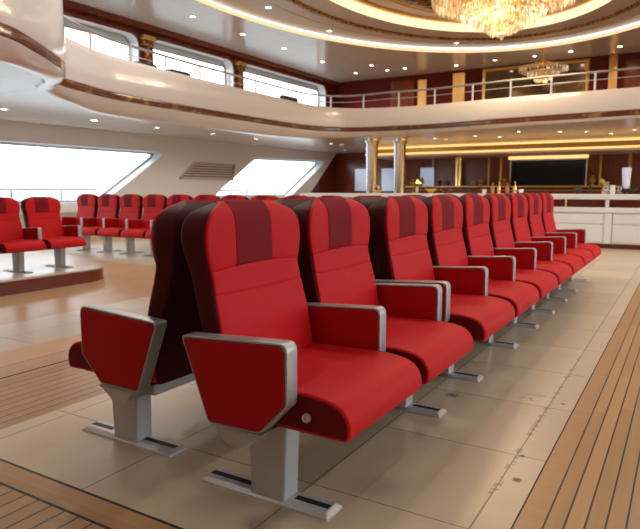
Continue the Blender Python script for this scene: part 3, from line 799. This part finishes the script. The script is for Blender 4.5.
for y in (-2.5, .2, 2.6):  # unseen lamp grid added to light the near seats
    for x in (-8.0, -5.0, -2.2, .6, 3.4):
        downlight(x, y, ZA, f'{ORD[k]} unseen downlight added overhead to light the near seats', 'added downlights above the near seats', 22, 1, (1, .95, .89)); k += 1
k = 0
for y in (5.0, 8.0, 11.0, 14.0, 17.0):  # unseen lamps added to light the room from the walkway side
    downlight(3.2, y, ZA, f'{ORD[k]} unseen downlight added for light along the teak walkway side', 'added downlights above the teak walkway', 75, 1, (1, .95, .89)); k += 1
for i, (x, y) in enumerate([(-10.0, 2.6), (-10.0, 4.4), (-9.95, 6.26), (-10.05, 8.17), (-10.04, 9.81), (-9.98, 11.58), (-9.98, 13.3), (-9.15, 16.5), (-9.17, 15.9), (-10.25, 18.7)]):
    downlight(x, y, 2.44, f'{ORD[i]} downlight under the side balcony counted from nearest', 'downlights under the side balcony', 22, 1.15 if i == 3 else 1)
for i, (x, y) in enumerate([(-5.85, 15.65), (-5.71, 16.12), (-4.75, 15.57), (-4.25, 16.05), (-3.51, 14.85), (-2.67, 15.35), (-2.15, 15.67), (-1.7, 16.55), (-1.13, 15.70), (.4, 15.6), (2.0, 15.6)]):
    downlight(x, y, 2.44, f'{ORD[i]} downlight under the far balcony counted from the columns', 'downlights under the far balcony', 18)

# ------------------------------------------------------------------ far end under the balcony
t = MB(); t.box((-9.3, 18.5, 2.14), (7, 20.5, 2.44), M['ceil_in']); struct(t.build('ceiling_drop'), 'dropped ceiling along the far wall', 'ceiling')
t = MB(); t.box((-9.3, 18.44, 2.40), (7, 18.497, 2.435), M['led3']); tag(t.build('cove_light'), 'upper warm strip light along the dropped ceiling edge', 'cove light', 'strip lights over the lounge')
t = MB(); t.box((-9.3, 18.42, 2.205), (7, 18.497, 2.25), M['led3']); tag(t.build('cove_light'), 'lower warm strip light along the dropped ceiling edge', 'cove light', 'strip lights over the lounge')
t = MB(); t.box((-9.3, 18.46, 2.26), (7, 18.497, 2.395), M['gold']); struct(t.build('trim_15'), 'gold fascia between the two strip lights', 'trim')
def column(x, y, label):
    c = MB(); c.lathe([(.20, 0), (.20, .10), (.165, .13), (.158, .16), (.158, 2.30), (.18, 2.34), (.20, 2.38), (.20, 2.44)], M['champ'], (x, y, 0), 32)
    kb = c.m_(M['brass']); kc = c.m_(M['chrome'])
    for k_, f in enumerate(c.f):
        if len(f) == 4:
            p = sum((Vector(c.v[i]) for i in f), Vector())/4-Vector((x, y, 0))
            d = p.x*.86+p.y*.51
            c.mi[k_] = kb if d > .03 else (kc if d < -.06 else c.mi[k_])  # window and lamp reflections put into the metal colours of the two sides
    struct(c.build('column'), label, 'column')
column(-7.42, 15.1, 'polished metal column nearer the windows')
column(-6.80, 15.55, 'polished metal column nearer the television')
t = MB(); t.lathe([(.16, 0), (.13, .1), (.12, 2.0), (.15, 2.14)], M['brass'], (-6.72, 20.30, 0), 20); struct(t.build('column'), 'slim brass column against the mahogany wall', 'column')
# back bar with brass ware against the far wall
sb = empty('back_bar', (-5.6, 20.15, 0)); tag(sb, 'long mahogany back bar with brass edges under the television', 'sideboard')
b = MB(); b.box((-3.3, -.25, .08), (3.9, .24, 1.16), M['kerb'], .01); b.build('bar_body', sb)
b = MB(); b.box((-3.3, -.22, 0), (3.9, .24, .079), M['black']); b.build('plinth', sb)
b = MB(); b.box((-3.34, -.29, 1.161), (3.94, .25, 1.20), M['gold'], .006); b.build('brass_top', sb)
b = MB(); b.tube([(-3.3, -.30, 1.06), (3.9, -.30, 1.06)], .02, M['brass'], 8); b.build('front_rail', sb)
UR = [(.05, 0), (.055, .01), (.02, .04), (.08, .12), (.09, .18), (.05, .24), (.03, .27), (.045, .29), (.01, .31)]
for k, x in enumerate((-8.3, -7.95, -7.3, -6.15, -5.9, -5.5, -5.15, -2.5, -2.2)):
    r_ = MB(); f1 = (.8, 1.0, .65)[k % 3]; r_.lathe([(a*(1.15-.2*(k % 2)), z*f1) for a, z in UR], (M['brass'], M['gold'], M['kerb'])[k % 3], n=16)
    o = r_.build('urn', None, (x, 20.1, 1.20)); tag(o, f'{ORD[k]} {("brass", "gilt", "dark wood")[k % 3]} urn from the window end of the mahogany back bar', 'urn', 'urns on the back bar')
# television
tv = empty('television', (-3.88, 20.5, 1.595)); tag(tv, 'wide dark television on the mahogany far wall', 'television')
b = MB(); b.box((-1.12, -.07, -.40), (1.12, 0, .40), M['black'], .01); b.build('screen_housing', tv)
b = MB(); b.box((-1.07, -.075, -.36), (1.07, -.071, .36), M['screen']); b.build('screen', tv)
b = MB()
for a, c in (((-1.17, -.08, .405), (1.17, 0, .45)), ((-1.17, -.08, -.45), (1.17, 0, -.405)), ((-1.17, -.08, -.405), (-1.125, 0, .405)), ((1.125, -.08, -.405), (1.17, 0, .405))): b.box(a, c, M['champ'])
b.build('screen_frame', tv)
for i, (z, l) in enumerate(((2.118, 'upper'), (2.070, 'lower'))):
    b = MB(); b.box((-5.1, 20.40, z-.018), (-2.7, 20.499, z+.018), M['led3'], .005); tag(b.build('strip_light'), f'{l} golden strip light above the television', 'strip light', 'strip lights above the television')
# gold upright strips and panels glowing as painted window reflections on the mahogany wall
for i, (x, w) in enumerate(((-8.9, .05), (-7.7, .05), (-5.75, .06), (-5.35, .06), (-2.35, .06), (-1.55, .09), (-.6, .06), (1.2, .06))):
    b = MB(); b.box((x-w/2, 20.46, .1), (x+w/2, 20.5, 2.13), M['gold'], .008); struct(b.build(f'trim_{16+i}'), 'upright gold strip on the mahogany wall', 'trim')
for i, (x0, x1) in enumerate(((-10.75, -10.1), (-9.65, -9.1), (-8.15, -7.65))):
    b = MB(); b.box((x0-.03, 20.46, 1.0), (x1+.03, 20.5, 1.87), M['kerb']); b.box((x0, 20.45, 1.03), (x1, 20.465, 1.84), M['reflect_glow']); struct(b.build(f'window_{7+i}'), 'blue grey panel glowing as a window reflection in the mahogany wall', 'window')
# wall sconce
s_ = empty('wall_sconce', (-1.62, 20.42, 1.42)); tag(s_, 'tall white glass wall light on the far mahogany wall', 'wall light')
b = MB(); b.lathe([(.05, -.30), (.09, -.26), (.13, .30), (.11, .31)], mat('lit_white_glass', (.9, .9, .95), .3, emit=(.85, .86, 1), estr=.4), n=20); b.build('glass_shade', s_)
b = MB(); b.box((-.05, 0, -.32), (.05, .08, -.2), M['brass'], .01); b.build('wall_mount', s_)

# upper far wall: framed mirror, gold uprights
mr = empty('wall_mirror', (-4.42, 20.5, 4.50)); tag(mr, 'wide gold framed mirror on the red wall behind the small added chandelier', 'mirror')
b = MB()
fo = [(-1.62, -.62), (1.62, -.62), (1.62, .50), (-1.62, .50)]; fi = inset(fo, .09)
q = lambda l, t: [(p[0], t, p[1]) for p in l]
b.loft([q(fo, 0), q(fo, -.07), q(inset(fo, .045), -.09), q(fi, -.06), q(fi, 0), q(fo, 0)], M['gold'], False, False); b.build('gold_frame', mr)
b = MB(); b.box((-1.55, -.03, -.55), (1.55, -.005, .43), M['mirror']); b.build('mirror_glass', mr)
lit = mat('lit_amber_panel', (.6, .36, .11), .3, .3, emit=(1, .50, .12), estr=.28)
for i, (x, w, h, mm, lab) in enumerate(((-8.15, .30, 4.85, lit, 'amber lit gold panel on the upper red wall nearer the windows'), (-6.85, .40, 4.95, lit, 'amber lit gold panel on the upper red wall nearer the mirror'), (-2.15, .24, 5.04, M['gold'], 'gold pilaster on the upper red wall past the mirror'))):
    b = MB(); b.box((x-w/2, 20.42, 2.7), (x+w/2, 20.5, h), mm, .02); b.box((x-w/2-.05, 20.44, 2.65), (x+w/2+.05, 20.5, 2.75), M['gold'], .01); struct(b.build(f'trim_{24+i}'), lab, 'wall panel')
b = MB(); b.box((-9.35, 20.45, 2.7), (-8.45, 20.5, 4.9), M['mahog'], .01); struct(b.build('trim_27'), 'mahogany door panel on the upper far wall', 'wall panel')
b = MB(); b.box((-1.85, 20.45, 2.7), (.6, 20.5, 4.85), M['mahog'], .01); struct(b.build('trim_28'), 'mahogany panel right of the gold pilaster', 'wall panel')

# ------------------------------------------------------------------ white counter
CY = 12.4
wt = MB(); wt.box((-8.0, CY-.04, .905), (3.6, CY+.62, 1.005), M['white'], .015); tag(wt.build('worktop'), 'long white counter top running behind the seats', 'worktop')
rc = empty('counter_upstand', (-2.2, CY, .66)); tag(rc, 'dark red recessed band with posts under the white counter top', 'counter band')
b = MB(); b.box((-5.8, .14, .10), (5.8, .18, .2449), M['kerb']); b.build('red_panel', rc)
b = MB(); b.box((-5.8, -.02, .0), (5.8, .60, .10), M['white'], .012); b.build('lower_ledge', rc)
for k in range(8):
    x = -5.0+1.6*k-.0
    b = MB(); b.tube([(x+1.12, .06, .10), (x+1.12, .06, .2449)], .035, M['white'], 12); b.build('white_post', rc)
    b = MB(); b.tube([(x+.4, .06, .10), (x+.4, .06, .2449)], .018, M['brass'], 10); b.build('brass_post', rc)
def cabinet(x0, x1, label):
    r = empty('counter_cabinet', ((x0+x1)/2, CY+.28, 0)); tag(r, label, 'cabinet', 'white cabinets under the counter'); w = x1-x0
    b = MB(); b.box((-w/2+.002, -.26, .09), (w/2-.002, .26, .6595), M['white']); b.build('cabinet_body', r)
    b = MB(); b.box((-w/2+.002, -.20, 0), (w/2-.002, .24, .089), M['kerb']); b.build('plinth', r)
    b = MB(); b.box((w/2-.13, -.285, .09), (w/2-.004, -.261, .655), M['white'], .006); b.build('stile', r)
    b = MB(); b.box((-w/2+.02, -.285, .455), (w/2-.15, -.261, .64), M['white'], .008); b.build('drawer_front', r)
    b = MB(); b.box((-w/2+.02, -.285, .115), (w/2-.15, -.261, .44), M['white'], .008); b.build('door_front', r)
E_ = [-7.5+1.58*k for k in range(8)]
for k in range(7): cabinet(E_[k]+.0, E_[k+1], (f'{ORD[6-k]} white panelled cabinet under the counter, counted from the right side of the photo'))

# things standing on the counter
def lathe_thing(name, x, prof, m, label, cat, group=None, y=12.62, n=20):
    r = MB(); r.lathe(prof, m, n=n); o = r.build(name, None, (x, y, 1.005)); tag(o, label, cat, group); return o
def XC(px): 
    # position along the counter for a bearing seen from the seats
    return {384: -6.16, 388: -6.05, 420: -5.10, 432: -4.78, 445: -4.43, 482: -3.62, 490: -3.45, 496: -3.32, 503: -3.15, 510: -3.0, 516: -2.88, 575: -1.82, 590: -1.60, 603: -1.38, 608: -1.32, 614: -1.22, 620: -1.1, 632: -.92}[px]
fw_ = empty('flower_bowl', (XC(388), 12.62, 1.005)); tag(fw_, 'bowl of cream flowers on the counter between the columns', 'flowers')
b = MB(); b.lathe([(.05, 0), (.06, .01), (.12, .07), (.115, .07), (.05, .015)], M['brass']); b.build('bowl', fw_)
for k in range(9):
    a = 2*pi*k/8; rr_ = .065 if k < 8 else 0
    b = MB(); b.lathe([(.004, -.03), (.030, -.02), (.040, .005), (.030, .028), (.004, .036)], M['petal'] if k % 3 else M['leaf'], (rr_*cos(a), rr_*sin(a), .11+.03*(k == 8)), 10); b.build('flower_head', fw_)
ln = empty('lantern', (XC(420), 12.62, 1.005)); tag(ln, 'small brass lantern on the counter past the second column', 'lantern')
b = MB(); b.box((-.07, -.07, 0), (.07, .07, .02), M['brass'], .004); b.build('lantern_base', ln)
b = MB(); b.lathe([(.10, .21), (.09, .225), (.03, .27), (.012, .29), (.012, .31)], M['brass'], n=4); b.build('lantern_roof', ln)
for sx_ in (-1, 1):
    for sy_ in (-1, 1):
        b = MB(); b.box((sx_*.06-.006, sy_*.06-.006, .02), (sx_*.06+.006, sy_*.06+.006, .212), M['brass']); b.build('lantern_post', ln)
b = MB(); b.lathe([(.03, .02), (.03, .12), (.004, .13)], M['porc'], n=12); b.build('candle', ln)
bowl = [(.04, 0), (.05, .008), (.03, .02), (.10, .075), (.13, .10), (.122, .10), (.03, .03)]
lathe_thing('fruit_bowl', XC(432), bowl, M['brass'], 'shallow brass bowl on the counter beside the small lantern', 'bowl')
lathe_thing('fruit_bowl', XC(445), bowl, M['kerb'], 'dark wooden bowl on the counter left of the slim brass column', 'bowl')
cup = [(.03, 0), (.035, .005), (.045, .06), (.05, .09), (.044, .09), (.03, .012)]
lathe_thing('cup', XC(482), cup, M['porc'], 'white cup on the counter left of the brown bottles', 'cup', 'white cups on the counter')
lathe_thing('cup', XC(516), cup, M['porc'], 'white cup on the counter below the dark television edge', 'cup', 'white cups on the counter')
amber = mat('amber_glass', (.45, .20, .05), .1, spec=.8)
bot = [(.035, 0), (.04, .01), (.04, .13), (.034, .16), (.014, .19), (.013, .25), (.016, .252), (.015, .262)]
for i, px in enumerate((490, 496, 503, 510)):
    lathe_thing('bottle', XC(px), [(r_*.9, z_*(.85+.08*(i % 2))) for r_, z_ in bot], amber if i % 2 == 0 else M['brass'], f'{ORD[i]} bottle from the left in the amber and brass bottle row on the counter', 'bottle', 'bottles on the counter')
vase = [(.05, 0), (.055, .01), (.10, .07), (.11, .11), (.08, .15), (.04, .17), (.05, .185), (.043, .184), (.03, .165)]
lathe_thing('vase', XC(575), [(r_*.8, z_*.7) for r_, z_ in vase], M['sofa'], 'squat black vase on the counter right of the television', 'vase')
lathe_thing('decanter', XC(590), [(r_*.8, z_*.8) for r_, z_ in bot], M['sofa'], 'dark decanter on the counter between vase and glass jugs', 'decanter')
jug = [(.045, 0), (.05, .008), (.06, .05), (.055, .11), (.045, .15), (.055, .19), (.05, .19), (.04, .15), (.04, .02)]
for i, px in enumerate((608, 614, 620)):
    lathe_thing('glass_jug', XC(px), [(r_*.85, z_*(1.0-.12*i)) for r_, z_ in jug], M['porc'] if i == 1 else M['glassware'], ('tall clear jug beside the gilt bouquet on the counter', 'white jug standing between the two clear jugs', 'short clear jug at the right of the white jug')[i], 'jug', 'jugs on the counter')
bq = empty('gilt_bouquet', (XC(603), 12.78, 1.005)); tag(bq, 'gilt bouquet in a brass vase behind the glass jugs', 'bouquet')
b = MB(); b.lathe([(.03, 0), (.045, .03), (.05, .08), (.03, .12), (.04, .13)], M['brass'], n=16); b.build('vase', bq)
for k in range(9):
    a = 2*pi*k/9*2.0; rr_ = .05+.012*(k % 3); h = .19+.022*(k % 4)
    b = MB(); b.tube([(0, 0, .12), (rr_*cos(a)*.6, rr_*sin(a)*.6, h*.8), (rr_*cos(a), rr_*sin(a), h)], .004, M['gold'], 6); b.lathe([(.003, -.02), (.022, -.008), (.024, .01), (.003, .025)], M['gold'], (rr_*cos(a), rr_*sin(a), h), 8); b.build('flower_stem', bq)
lathe_thing('fruit_bowl', XC(632), bowl, M['sofa'], 'black bowl at the photo right end of the counter', 'bowl')

# ------------------------------------------------------------------ light
w = bpy.data.worlds.new('sky'); SC.world = w; w.use_nodes = True
bg = w.node_tree.nodes['Background']; bg.inputs[0].default_value = (.86, .94, 1.0, 1); bg.inputs[1].default_value = 4.6
for dx, dy in ((.6, 0), (-.6, 0), (0, .6), (0, -.6)):
    lamp('p', (CH.x+dx, CH.y+dy, 4.50), 95, (1, .80, .55), .3)
lamp('p', (CH.x, CH.y, 4.30), 20, (1, .78, .5), .2)

lamp('p', (-3.80, 18.75, 4.15), 8, (1, .78, .5), .12)  # light of the small added chandelier
# ------------------------------------------------------------------ camera
cam = bpy.data.cameras.new('camera'); co = bpy.data.objects.new('camera', cam); COL.objects.link(co)
cam.sensor_width = 36; cam.sensor_fit = 'HORIZONTAL'; cam.lens = 36*610/640
yaw, pitch = radians(30.978), radians(7.0556)
co.location = (0, 0, 1.10); co.rotation_euler = (pi/2-pitch, 0, yaw)
cam.clip_end = 6000; cam.clip_start = .05
cam.dof.use_dof = True; cam.dof.focus_distance = 2.7; cam.dof.aperture_fstop = 4.5
SC.camera = co
SC.view_settings.view_transform = 'Standard'; SC.view_settings.look = 'None'; SC.view_settings.gamma = 1; SC.view_settings.use_curve_mapping = False
SC.view_settings.exposure = 0.2
try:
    SC.cycles.use_denoising = True; SC.cycles.max_bounces = 10; SC.cycles.transparent_max_bounces = 16; SC.cycles.sample_clamp_indirect = 8
except Exception: pass
